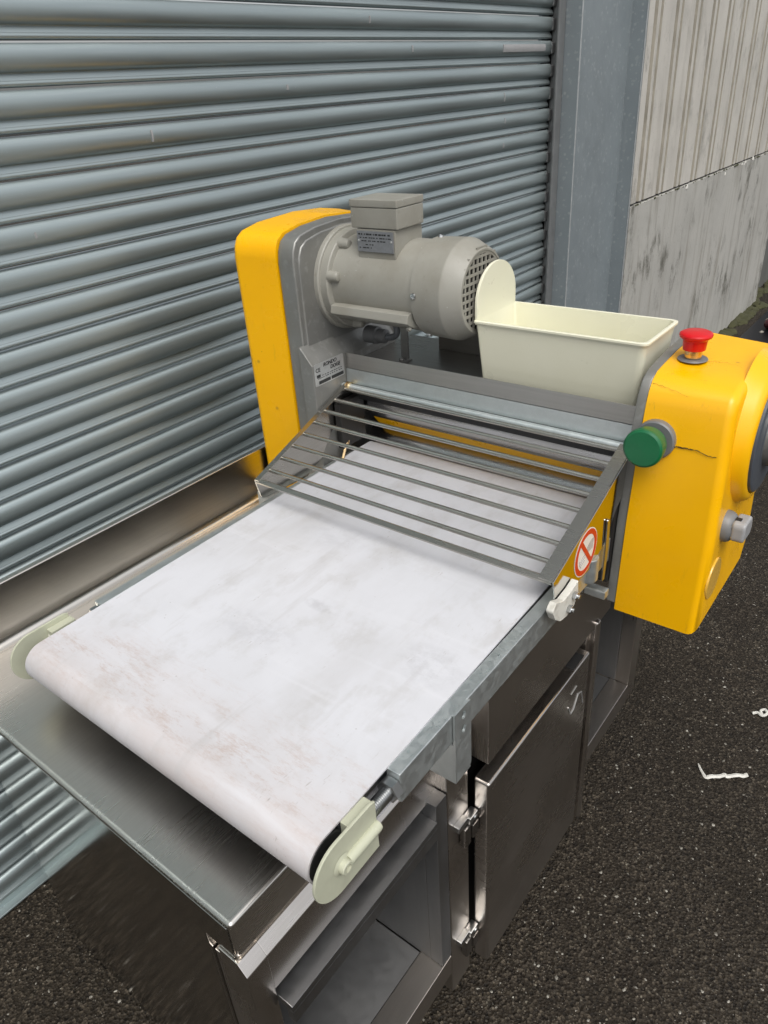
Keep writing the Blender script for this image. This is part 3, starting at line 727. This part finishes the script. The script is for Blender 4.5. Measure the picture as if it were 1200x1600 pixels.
# gas strut and clip inside the left plate; springs and lug outside the right plate
b = new(); cyl(b, (-0.655, 0.690, 0.950), (-0.640, 0.640, 0.895), 0.0035, 10); cyl(b, (-0.652, 0.680, 0.938), (-0.647, 0.665, 0.920), 0.006, 12); cross('guard_strut', b, 'brass')
b = new(); box(b, -0.662, -0.645, 0.655, 0.740, 0.920, 1.03, 0.003); cross('guard_hinge', b, 'black_paint_and_gap')
b = new(); prism(b, rounded([(0.596, 0.835), (0.606, 0.835), (0.612, 0.900), (0.606, 0.962), (0.594, 0.966), (0.598, 0.900)], 0.003, 3), 0.0075, 0.0105, 'x', 0.001, 2); cross('guard_spring', b, 'zinc_bolt')
b = new(); lathe(b, (-0.004, 0.560, 0.858), (0, 0, 1), [(0, 0.0165), (0.003, 0.018), (0.045, 0.018), (0.048, 0.0165)], 20); cross('rail_joint', b, 'galvanised')
b = new(); box(b, -0.03, 0.012, 0.615, 0.635, 0.7805, 0.798, 0.003); cross('cross_bar', b, 'galvanised')
b = new(); box(b, -0.02, 0.0025, 0.645, 0.715, 0.800, 1.035, 0.002); cross('gap_fill', b, 'black_paint_and_gap')  # black fill painting the dark gap between guard plate and housing
# ---- left side: cast housing with yellow cover
def housing_profile(yf, top_off=0.0, back=0.945, zb=0.80):
    t = top_off
    return [(yf, zb), (yf, 1.345 - t), (yf + 0.004, 1.366 - t), (yf + 0.013, 1.383 - t), (yf + 0.030, 1.394 - t), (yf + 0.075, 1.403 - t), (0.775, 1.408 - t), (0.86, 1.403 - t), (back - 0.030, 1.392 - t), (back - 0.010, 1.378 - t), (back, 1.352 - t), (back, zb)]
b = new(); prism(b, housing_profile(0.620, 0.007), -0.7448, -0.700, 'x', 0.004, 3)
hl = obj('left_housing', b, 'cast_grey', mac, ang=40)
b = new(); prism(b, [(p[0] + (0.012 if p[0] < 0.7 else -0.012 if p[0] > 0.86 else 0), p[1] - (0.012 if p[1] > 1.2 else 0)) for p in housing_profile(0.620, 0.007)], -0.7005, -0.6965, 'x', 0.0035, 3, only='d1')
obj('raised_panel', b, 'cast_grey', hl, ang=40)
b = new()                                                      # stepped lower part carrying the type plate
pa = [(0.604, 0.80), (0.604, 1.165), (0.90, 1.165), (0.90, 0.80)]
prism(b, [(-0.700, 0.80), (-0.668, 0.80), (-0.668, 1.127), (-0.699, 1.165), (-0.705, 1.165)], 0.607, 0.714, 'y', 0.003, 2)
prism(b, [(-0.700, 1.02), (-0.668, 1.02), (-0.668, 1.120), (-0.699, 1.160), (-0.705, 1.160)], 0.7142, 0.90, 'y', 0.003, 2)
obj('bearing_step', b, 'cast_grey', hl)
b = new()
pin = housing_profile(0.616, 0.004); pout = [(p[0] - 0.032 if p[0] < 0.7 else p[0] + 0.01 if p[0] > 0.86 else p[0], p[1]) for p in housing_profile(0.620, -0.002)]
prism(b, pin, -0.7462, -0.847, 'x', 0.014, 5, poly1=pout, only='d1')
cl = obj('left_cover', b, 'yellow_paint', mac, ang=40)
# type plate
NX_ = -0.6678
b = new(); prism(b, rounded([(0.611, 1.081), (0.707, 1.081), (0.707, 1.130), (0.611, 1.130)], 0.003, 3), NX_, NX_ + 0.0008, 'x'); tp = obj('type_plate', b, 'plate_aluminium', hl)
b = new()
for (a0, a1, z0, z1) in ((0.617, 0.629, 1.0985, 1.1055), (0.622, 0.660, 1.0835, 1.0910), (0.663, 0.704, 1.0835, 1.0910)):
    prism(b, rounded([(a0, z0), (a1, z0), (a1, z1), (a0, z1)], 0.001, 2), NX_ + 0.0009, NX_ + 0.0011, 'x')
random.seed(5)
for row, zz in enumerate((1.1005, 1.0960)):
    yy = 0.634 if row == 0 else 0.620
    while yy < 0.700:
        w = random.uniform(0.002, 0.006); prism(b, [(yy, zz), (yy + w, zz), (yy + w, zz + 0.0016), (yy, zz + 0.0016)], NX_ + 0.0009, NX_ + 0.0011, 'x'); yy += w + random.uniform(0.001, 0.004)
obj('print', b, 'print_black', tp)
lettering('CE', 0.0125, (NX_ + 0.001, 0.615, 1.1115), (0, 1, 0), (0, 0, 1), 'print_black', tp)
lettering('RONDO', 0.0115, (NX_ + 0.001, 0.640, 1.1190), (0, 1, 0), (0, 0, 1), 'print_black', tp, 0.0005, 0.25)
lettering('DOGE', 0.0115, (NX_ + 0.001, 0.662, 1.1080), (0, 1, 0), (0, 0, 1), 'print_black', tp, 0.0005, 0.25)
# cable gland, cable and bracket behind the front plate
b = new(); lathe(b, (-0.668, 0.80, 1.148), (1, 0, 0), [(0, 0.020), (0.03, 0.020), (0.032, 0.016), (0.052, 0.016), (0.056, 0.010)], 14); obj('cable_gland', b, 'grey_plastic', mac)
b = new(); tube(b, smooth_pts([(-0.62, 0.80, 1.148), (-0.598, 0.80, 1.149), (-0.584, 0.80, 1.160), (-0.588, 0.80, 1.185), (-0.60, 0.79, 1.205)], 6), 0.0075, 10); obj('motor_cable', b, 'cable_grey', mac)
b = new(); box(b, -0.575, -0.556, 0.800, 0.806, 1.1015, 1.200, 0.001); box(b, -0.575, -0.55, 0.770, 0.806, 1.1015, 1.104, 0.0); hexa(b, (-0.562, 0.785, 1.104), (-0.562, 0.785, 1.110), 0.006); obj('bracket', b, 'cast_grey', mac)

# ---- motor
MY, MZ = 0.78, 1.2775
b = new()
lathe(b, (-0.697, MY, MZ), (1, 0, 0), [(0, 0.110), (0.010, 0.110), (0.012, 0.108), (0.0125, 0.104), (0.030, 0.104), (0.032, 0.102), (0.034, 0.092), (0.06, 0.0905), (0.245, 0.0905)], 72)
motor = obj('motor', b, 'motor_grey', mac, ang=28)
for k in range(8):
    b = new(); a = R(14 + 45 * k)
    yy, zz = MY - 0.094 * math.cos(a), MZ + 0.094 * math.sin(a)
    lathe(b, (-0.666, yy, zz), (1, 0, 0), [(0, 0.012), (0.020, 0.0105), (0.024, 0.0085), (0.026, 0.004)], 16)
    obj('flange_boss', b, 'motor_grey', motor)
b = new(); prism(b, rounded([(0.676, 1.2260), (0.700, 1.2120), (0.760, 1.195), (0.760, 1.215), (0.702, 1.246), (0.680, 1.243)], 0.003, 3), -0.664, -0.462, 'x', 0.003, 2)
hexa(b, (-0.470, 0.700, 1.219), (-0.470, 0.690, 1.210), 0.006); obj('mounting_foot', b, 'motor_grey', motor)
b = new()
lathe(b, (-0.458, MY, MZ), (1, 0, 0), [(0, 0.0945), (0.0012, 0.0965), (0.066, 0.0985), (0.072, 0.0980), (0.104, 0.083), (0.107, 0.080), (0.107, 0.0765), (0.100, 0.0765)], 72, True, False)
fc = obj('fan_cover', b, 'motor_grey', motor, ang=24)
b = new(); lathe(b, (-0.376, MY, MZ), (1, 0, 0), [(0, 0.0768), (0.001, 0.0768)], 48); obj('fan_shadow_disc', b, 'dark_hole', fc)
b = new(); gx0, gx1, gr = -0.356, -0.3525, 0.0772
for k in range(-5, 6):
    c_ = k * 0.0150; h_ = math.sqrt(max(0, gr * gr - c_ * c_))
    if h_ > 0.012:
        box(b, gx0, gx1 - 0.0003, MY + c_ - 0.0022, MY + c_ + 0.0022, MZ - h_, MZ + h_)
        box(b, gx0 + 0.0002, gx1, MY - h_, MY + h_, MZ + c_ - 0.0024 + 0.0075, MZ + c_ + 0.0024 + 0.0075)
lathe(b, (gx0, MY, MZ), (1, 0, 0), [(0, 0.072), (0, 0.0775), (0.0037, 0.0775), (0.0037, 0.072)], 48, False, False)
obj('fan_grille', b, 'motor_grey', fc, smooth=False)
for (aa, xx) in ((R(2), -0.449), (R(92), -0.449), (R(-62), -0.449)):
    dv = Vector((0, -math.cos(aa), math.sin(aa))); b = new(); lathe(b, Vector((xx, MY, MZ)) + dv * 0.0955, dv, [(0, 0.0065), (0.004, 0.0055), (0.0046, 0.003), (0.0030, 0.0025)], 14); obj('cover_screw', b, 'zinc_bolt', fc)
b = new(); box(b, -0.604, -0.508, 0.713, 0.805, 1.335, 1.394, 0.003); obj('pedestal', b, 'motor_grey', motor)
b = new(); box(b, -0.6165, -0.501, 0.712, 0.802, 1.3945, 1.4335, 0.003, 2); tb = obj('terminal_box', b, 'motor_grey', motor)
b = new(); box(b, -0.6172, -0.5003, 0.7113, 0.8027, 1.4337, 1.4480, 0.0022, 2); obj('lid', b, 'motor_grey', tb)
b = new(); lathe(b, (-0.6165, 0.758, 1.412), (-1, 0, 0), [(0, 0.015), (0.006, 0.015), (0.008, 0.012), (0.016, 0.012)], 6); obj('blanking_plug', b, 'motor_grey', tb)
b = new(); box(b, -0.601, -0.511, 0.7095, 0.7125, 1.351, 1.3905, 0.0006); mp = obj('rating_plate', b, 'motor_plate', motor)
b = new(); random.seed(9)
for (z0, xs0, xs1, w0) in ((1.383, -0.597, -0.518, 0.003), (1.377, -0.594, -0.516, 0.002), (1.371, -0.590, -0.530, 0.002), (1.364, -0.580, -0.560, 0.002), (1.358, -0.596, -0.565, 0.002)):
    xx = xs0
    while xx < xs1:
        w = random.uniform(0.002, 0.008); box(b, xx, min(xx + w, xs1), 0.7090, 0.7094, z0, z0 + w0); xx += w + random.uniform(0.001, 0.005)
obj('print', b, 'print_black', mp)
for xx in (-0.597, -0.5155):
    b = new(); lathe(b, (xx, 0.7094, 1.372), (0, -1, 0), [(0, 0.0025), (0.0012, 0.002)], 10); obj('rivet', b, 'plate_aluminium', mp)

# ---- right side: grey housing, yellow cover and controls
rp = [(0.650, 0.752), (0.660, 0.931), (0.680, 1.108), (0.692, 1.160), (0.704, 1.186), (0.722, 1.197), (0.815, 1.206), (0.93, 1.208), (0.955, 1.200), (0.955, 0.765), (0.94, 0.752)]
b = new(); prism(b, [(0.6475, 0.760), (0.658, 0.931), (0.680, 1.114), (0.690, 1.158), (0.705, 1.184), (0.726, 1.1945), (0.815, 1.204), (0.925, 1.206), (0.945, 1.195), (0.945, 0.752), (0.66, 0.748)], 0.003, 0.0205, 'x', 0.003, 2)
hr = obj('right_housing', b, 'cast_grey', mac, ang=40)
cp = [(0.646, 0.745), (0.656, 0.931), (0.670, 1.060), (0.678, 1.114), (0.685, 1.150), (0.692, 1.170), (0.704, 1.186), (0.722, 1.195), (0.760, 1.199), (0.815, 1.203), (0.94, 1.205), (0.957, 1.190), (0.957, 0.80), (0.93, 0.745)]
co = [(p[0] + 0.004 if p[1] > 1.0 and p[0] < 0.75 else p[0], p[1] - (0.010 if p[1] > 1.18 else 0)) for p in cp]
xin, xou = 0.0212, lambda z: 0.172 - 0.012 * max(0, min(1, (z - 0.95) / 0.2))
b = new()
tmp = new(); prism(tmp, cp, 0.0212, 0.172, 'x', 0.017, 5, poly1=co, only='d1')
for v in tmp.verts:
    f_ = (v.co.x - 0.0212) / 0.151; v.co.x -= f_ * 0.012 * max(0, min(1, (v.co.z - 0.90) / 0.25))
merge(b, tmp)
# recess round the green button: cut the inner front edge
me_cover = b
cr = obj('right_cover', b, 'yellow_paint', mac, ang=40)
b = new(); KY, KZ = 0.838, 1.075
lathe(b, (0.1500, KY, KZ), (1, 0, 0), [(0, 0.140), (0.006, 0.1375), (0.014, 0.133), (0.026, 0.127), (0.033, 0.123), (0.037, 0.117), (0.037, 0.110), (0.030, 0.108)], 72, True, False)
boss = obj('dial_housing', b, 'yellow_paint', cr, ang=35)
b = new(); lathe(b, (0.174, KY, KZ), (1, 0, 0), [(0, 0.1085), (0.0165, 0.1065), (0.019, 0.102), (0.019, 0.070), (0.020, 0.068), (0.020, 0.060)], 64, True, True); dial = obj('thickness_dial', b, 'dark_grey_plastic', mac)
b = new(); lathe(b, (0.194, KY, KZ), (1, 0, 0), [(0, 0.058), (0.014, 0.056), (0.018, 0.050), (0.018, 0.02), (0.024, 0.018)], 40); obj('dial_hub', b, 'cast_grey', dial)
# crack lines in the cover
b = new(); random.seed(2)
def crack(bm, pts, w):
    P = smooth_pts(pts, 6)
    P = [p + Vector((0, 0, random.uniform(-0.0012, 0.0012))) for p in P]
    tube(bm, P, [w * (0.5 + random.random()) * (1 - 0.7 * i / len(P)) for i in range(len(P))], 5)
yf = lambda z: 0.656 + (z - 0.931) * (0.022 / 0.183)
for pts, w in (([(0.070, yf(1.088) - 0.0002, 1.088), (0.090, yf(1.089) - 0.0002, 1.089), (0.105, yf(1.090) - 0.0002, 1.090), (0.125, yf(1.089), 1.087), (0.142, yf(1.086) + 0.0008, 1.084), (0.1505, yf(1.08) + 0.006, 1.083)], 0.0009),
               ([(0.023, 0.700, 1.182), (0.050, 0.6975, 1.1775), (0.085, 0.693, 1.170)], 0.00025), ([(0.075, 0.79, 1.2000), (0.11, 0.80, 1.1985), (0.135, 0.795, 1.1965)], 0.0002)):
    b = new(); crack(b, pts, w); obj('crack', b, 'dark_hole', cr)
# green start button in its grey boss
GYB = 0.668
b = new(); lathe(b, (0.047, 0.690, 1.094), (0, -1, 0.05), [(0, 0.0345), (0.021, 0.0335), (0.0235, 0.031), (0.0235, 0.024)], 36); gb = obj('green_button', b, 'grey_plastic', mac)
b = new(); lathe(b, (0.044, 0.664, 1.095), (0, -1, 0.05), [(0, 0.021), (0.012, 0.021), (0.0125, 0.030), (0.034, 0.0335), (0.040, 0.0325), (0.0425, 0.029), (0.0435, 0.0001)], 44, True, False); obj('button_cap', b, 'green_plastic', gb)
# red emergency stop
b = new(); lathe(b, (0.056, 0.790, 1.2010), (0, 0, 1), [(0, 0.025), (0.0012, 0.024), (0.0018, 0.019), (0.0018, 0.015)], 36); es = obj('emergency_stop', b, 'grey_plastic', mac)
b = new(); lathe(b, (0.056, 0.790, 1.204), (0, 0, 1), [(0, 0.014), (0.026, 0.014)], 28); obj('stem', b, 'brass', es)
b = new(); lathe(b, (0.056, 0.790, 1.2180), (0, 0, 1), [(0, 0.0185), (0.016, 0.0200), (0.019, 0.0225), (0.0215, 0.0262), (0.025, 0.0270), (0.0275, 0.0258), (0.0300, 0.021), (0.0308, 0.0001)], 44, True, False); obj('button_cap', b, 'red_plastic', es)
# grey selector switch and blank disc on the outer side of the cover
b = new(); lathe(b, (0.1665, 0.722, 0.940), (1, 0, 0), [(0, 0.029), (0.010, 0.028), (0.016, 0.025), (0.019, 0.021)], 28)
sw = obj('selector_switch', b, 'grey_plastic', mac)
b = new(); prism(b, rounded([(0.700, 0.924), (0.748, 0.920), (0.756, 0.936), (0.748, 0.958), (0.700, 0.962)], [0.010, 0.008, 0.008, 0.010, 0.012], 5), 0.184, 0.207, 'x', 0.005, 3); obj('lever', b, 'light_grey_plastic', sw)
b = new(); box(b, 0.186, 0.196, 0.712, 0.722, 0.958, 0.9625, 0.001); obj('lever_mark', b, 'print_black', sw)
b = new(); lathe(b, (0.170, 0.700, 0.842), (1, 0, 0), [(0, 0.040), (0.0032, 0.039), (0.004, 0.037)], 40); obj('blank_disc', b, 'amber_disc', cr)
b = new(); tube(b, smooth_pts([(0.15, 0.955, 0.93), (0.165, 0.985, 0.92), (0.172, 1.01, 0.96), (0.17, 1.0, 1.02)], 6), 0.010, 10); obj('supply_cable', b, 'black_rubber_and_gap', mac)

# ================================================================ FLOUR BIN (lifts off)
FB = dict(x0=-0.342, x1=-0.008, y0=0.738, y1=0.892, z1=1.228, z0=1.1025)
fb = thing('flour_bin', 'cream plastic trough with one tall rounded end beside the grey motor', 'bin', (-0.175, 0.815, FB['z0']))
b = new(); T = 0.003
x0, x1, y0, y1, z1, z0 = (FB[k] for k in ('x0', 'x1', 'y0', 'y1', 'z1', 'z0'))
top_o = rounded([(x0, y0), (x1, y0), (x1, y1), (x0, y1)], [0.006, 0.014, 0.014, 0.006], 4)
def shrink(p, k, dx, dy):
    cx, cy = (x0 + x1) / 2, (y0 + y1) / 2
    hx, hy = (x1 - x0) / 2, (y1 - y0) / 2
    return [(cx + (a - cx) * (hx - dx) / hx + k, cy + (c - cy) * (hy - dy) / hy) for a, c in p]
rings = [([*shrink(top_o, -0.0015, 0.010, 0.012)], z0), (top_o, z1)]
lip = shrink(top_o, 0, -0.004, -0.004)
rings += [(lip, z1 + 0.0005), (lip, z1 + 0.004), (shrink(top_o, 0, -0.001, -0.001), z1 + 0.0055), (shrink(top_o, 0, T, T), z1 + 0.0045), (shrink(top_o, -0.0015, 0.013, 0.015), z0 + T)]
vr = [[b.verts.new((p[0], p[1], zz)) for p in ring] for ring, zz in rings]
n = len(top_o)
for i in range(len(vr) - 1):
    for k in range(n): b.faces.new((vr[i][k], vr[i][(k + 1) % n], vr[i + 1][(k + 1) % n], vr[i + 1][k]))
b.faces.new(vr[0][::-1]); b.faces.new(vr[-1])
obj('trough', b, 'cream_plastic', fb, ang=40)
b = new()
cyy, ry_, rzz = (y0 + y1) / 2, (y1 - y0) / 2 - 0.0015, 0.072
el = [(y1 - 0.0015, z1 - 0.004)] + [(cyy + ry_ * math.cos(math.pi * k / 28), 1.2585 + rzz * math.sin(math.pi * k / 28)) for k in range(29)] + [(y0 + 0.0015, z1 - 0.004)]
prism(b, el, x0 - 0.0032, x0 + 0.0030, 'x', 0.0015, 2)
obj('end_tab', b, 'cream_plastic', fb, ang=40)

# ================================================================ LITTER AND LOOSE STONES
b = new()
P = smooth_pts([(0.146, 1.124, GZ + 0.010), (0.156, 1.113, GZ + 0.006), (0.168, 1.102, GZ + 0.003), (0.177, 1.095, GZ + 0.004), (0.188, 1.103, GZ + 0.007), (0.204, 1.117, GZ + 0.004), (0.217, 1.127, GZ + 0.009), (0.222, 1.129, GZ + 0.004), (0.243, 1.146, GZ + 0.007), (0.257, 1.155, GZ + 0.004), (0.266, 1.163, GZ + 0.008)], 4)
random.seed(8); L_ = []
for i, p in enumerate(P):
    d = (P[min(i + 1, len(P) - 1)] - P[max(i - 1, 0)]).normalized()
    t = i / (len(P) - 1); w = (0.0016 + 0.012 * min(t, 0.33)) * random.uniform(0.95, 1.05)
    sd = Vector((-d.y, d.x, 0.2 + random.uniform(-0.1, 0.1))).normalized()
    L_.append([b.verts.new(p - sd * w), b.verts.new(p + Vector((0, 0, 0.0016 + random.uniform(0, 0.001)))), b.verts.new(p + sd * w), b.verts.new(p - Vector((0, 0, 0.0006)))])
for i in range(len(L_) - 1):
    for k in range(4): b.faces.new((L_[i][k], L_[i][(k + 1) % 4], L_[i + 1][(k + 1) % 4], L_[i + 1][k]))
b.faces.new(L_[0][::-1]); b.faces.new(L_[-1])
o = obj('plastic_strip', b, 'litter_white', at=(0.21, 1.12, GZ)); tag(o, 'bent white plastic strip lying on the dark asphalt right of the cabinet', 'litter')
b = new(); cx_, cy_ = 0.238, 1.415
tube(b, smooth_pts([(cx_ - 0.022, cy_ - 0.006, GZ + 0.003), (cx_ - 0.010, cy_ + 0.002, GZ + 0.006), (cx_ + 0.004, cy_ - 0.004, GZ + 0.006), (cx_ + 0.014, cy_ + 0.008, GZ + 0.010), (cx_ + 0.006, cy_ + 0.020, GZ + 0.012), (cx_ - 0.004, cy_ + 0.012, GZ + 0.008), (cx_ + 0.004, cy_ + 0.003, GZ + 0.004)], 5), 0.0042, 8)
o = obj('plastic_curl', b, 'litter_white', at=(cx_, cy_, GZ)); tag(o, 'small white curl of plastic on the asphalt at the right edge of the photo', 'litter')
# flat black patch and maroon thing in the far corner by the wall
b = new(); random.seed(21)
pts = [(-0.80, 4.75), (-0.55, 4.6), (-0.10, 5.0), (-0.15, 6.6), (-0.78, 7.2), (-0.80, 5.9)]
prism(b, rounded(pts, 0.1, 4), GZ + 0.004, GZ + 0.018, 'z', 0.006, 2)
o = obj('black_patch', b, 'patch_black', at=(-0.5, 5.6, GZ)); tag(o, 'flat black patch on the ground by the foot of the pale wall', 'mat')
b = new(); tube(b, smooth_pts([(-0.70, 5.36, GZ + 0.045), (-0.66, 5.30, GZ + 0.060), (-0.58, 5.28, GZ + 0.068), (-0.45, 5.30, GZ + 0.062), (-0.30, 5.38, GZ + 0.05)], 6), [0.012] * 4 + [0.04] * 18 + [0.03] * 3, 14)
o = obj('maroon_roll', b, 'litter_maroon', at=(-0.5, 5.3, GZ)); tag(o, 'dark maroon roll lying on the black patch at the far right', 'roll')
for (xx, yy, r) in ((-0.715, 5.20, 0.016), (-0.70, 5.52, 0.014), (-0.742, 5.55, 0.012)):
    pass
random.seed(17)
SV, SF = [], []
OCT = [(1, 0, 0), (0.5, 0.8, 0.1), (-0.5, 0.8, -0.1), (-1, 0, 0), (-0.5, -0.8, 0.1), (0.5, -0.8, -0.1), (0.1, 0.1, 1), (0, 0, -1)]
OF = [(0, 1, 6), (1, 2, 6), (2, 3, 6), (3, 4, 6), (4, 5, 6), (5, 0, 6), (1, 0, 7), (2, 1, 7), (3, 2, 7), (4, 3, 7), (5, 4, 7), (0, 5, 7)]
def stone(x, y, r, z=GZ):
    n0 = len(SV); a = random.uniform(0, 6.28); sy, sz = random.uniform(0.5, 0.95), random.uniform(0.3, 0.6); ca, sa = math.cos(a), math.sin(a)
    for (px, py, pz) in OCT:
        px, py, pz = (px + random.uniform(-.2, .2)) * r, (py + random.uniform(-.2, .2)) * r * sy, (pz + random.uniform(-.15, .15)) * r * sz
        SV.append((x + px * ca - py * sa, y + px * sa + py * ca, z + DZ + pz + r * 0.15))
    SF.extend([tuple(n0 + i for i in f) for f in OF])
for k in range(6500):
    u = random.random()
    if u < 0.66: x, y = random.uniform(-0.05, 0.9), random.uniform(-0.3, 2.6)
    elif u < 0.78: x, y = random.uniform(-1.07, -0.2), random.uniform(-0.9, -0.15)
    else: x, y = random.uniform(-0.7, 3.2), random.uniform(-1.5, 6.5)
    stone(x, y, 0.0010 + 0.0040 * random.random() ** 6)
for (x, y) in ((-0.70, 5.22), (-0.66, 5.42), (-0.74, 5.55)): stone(x, y, 0.022, GZ + 0.016)
me = bpy.data.meshes.new('gravel'); me.from_pydata(SV, [], SF); me.materials.append(M['chip_stone'])
o = bpy.data.objects.new('gravel', me); COL.objects.link(o); o['kind'] = 'stuff'
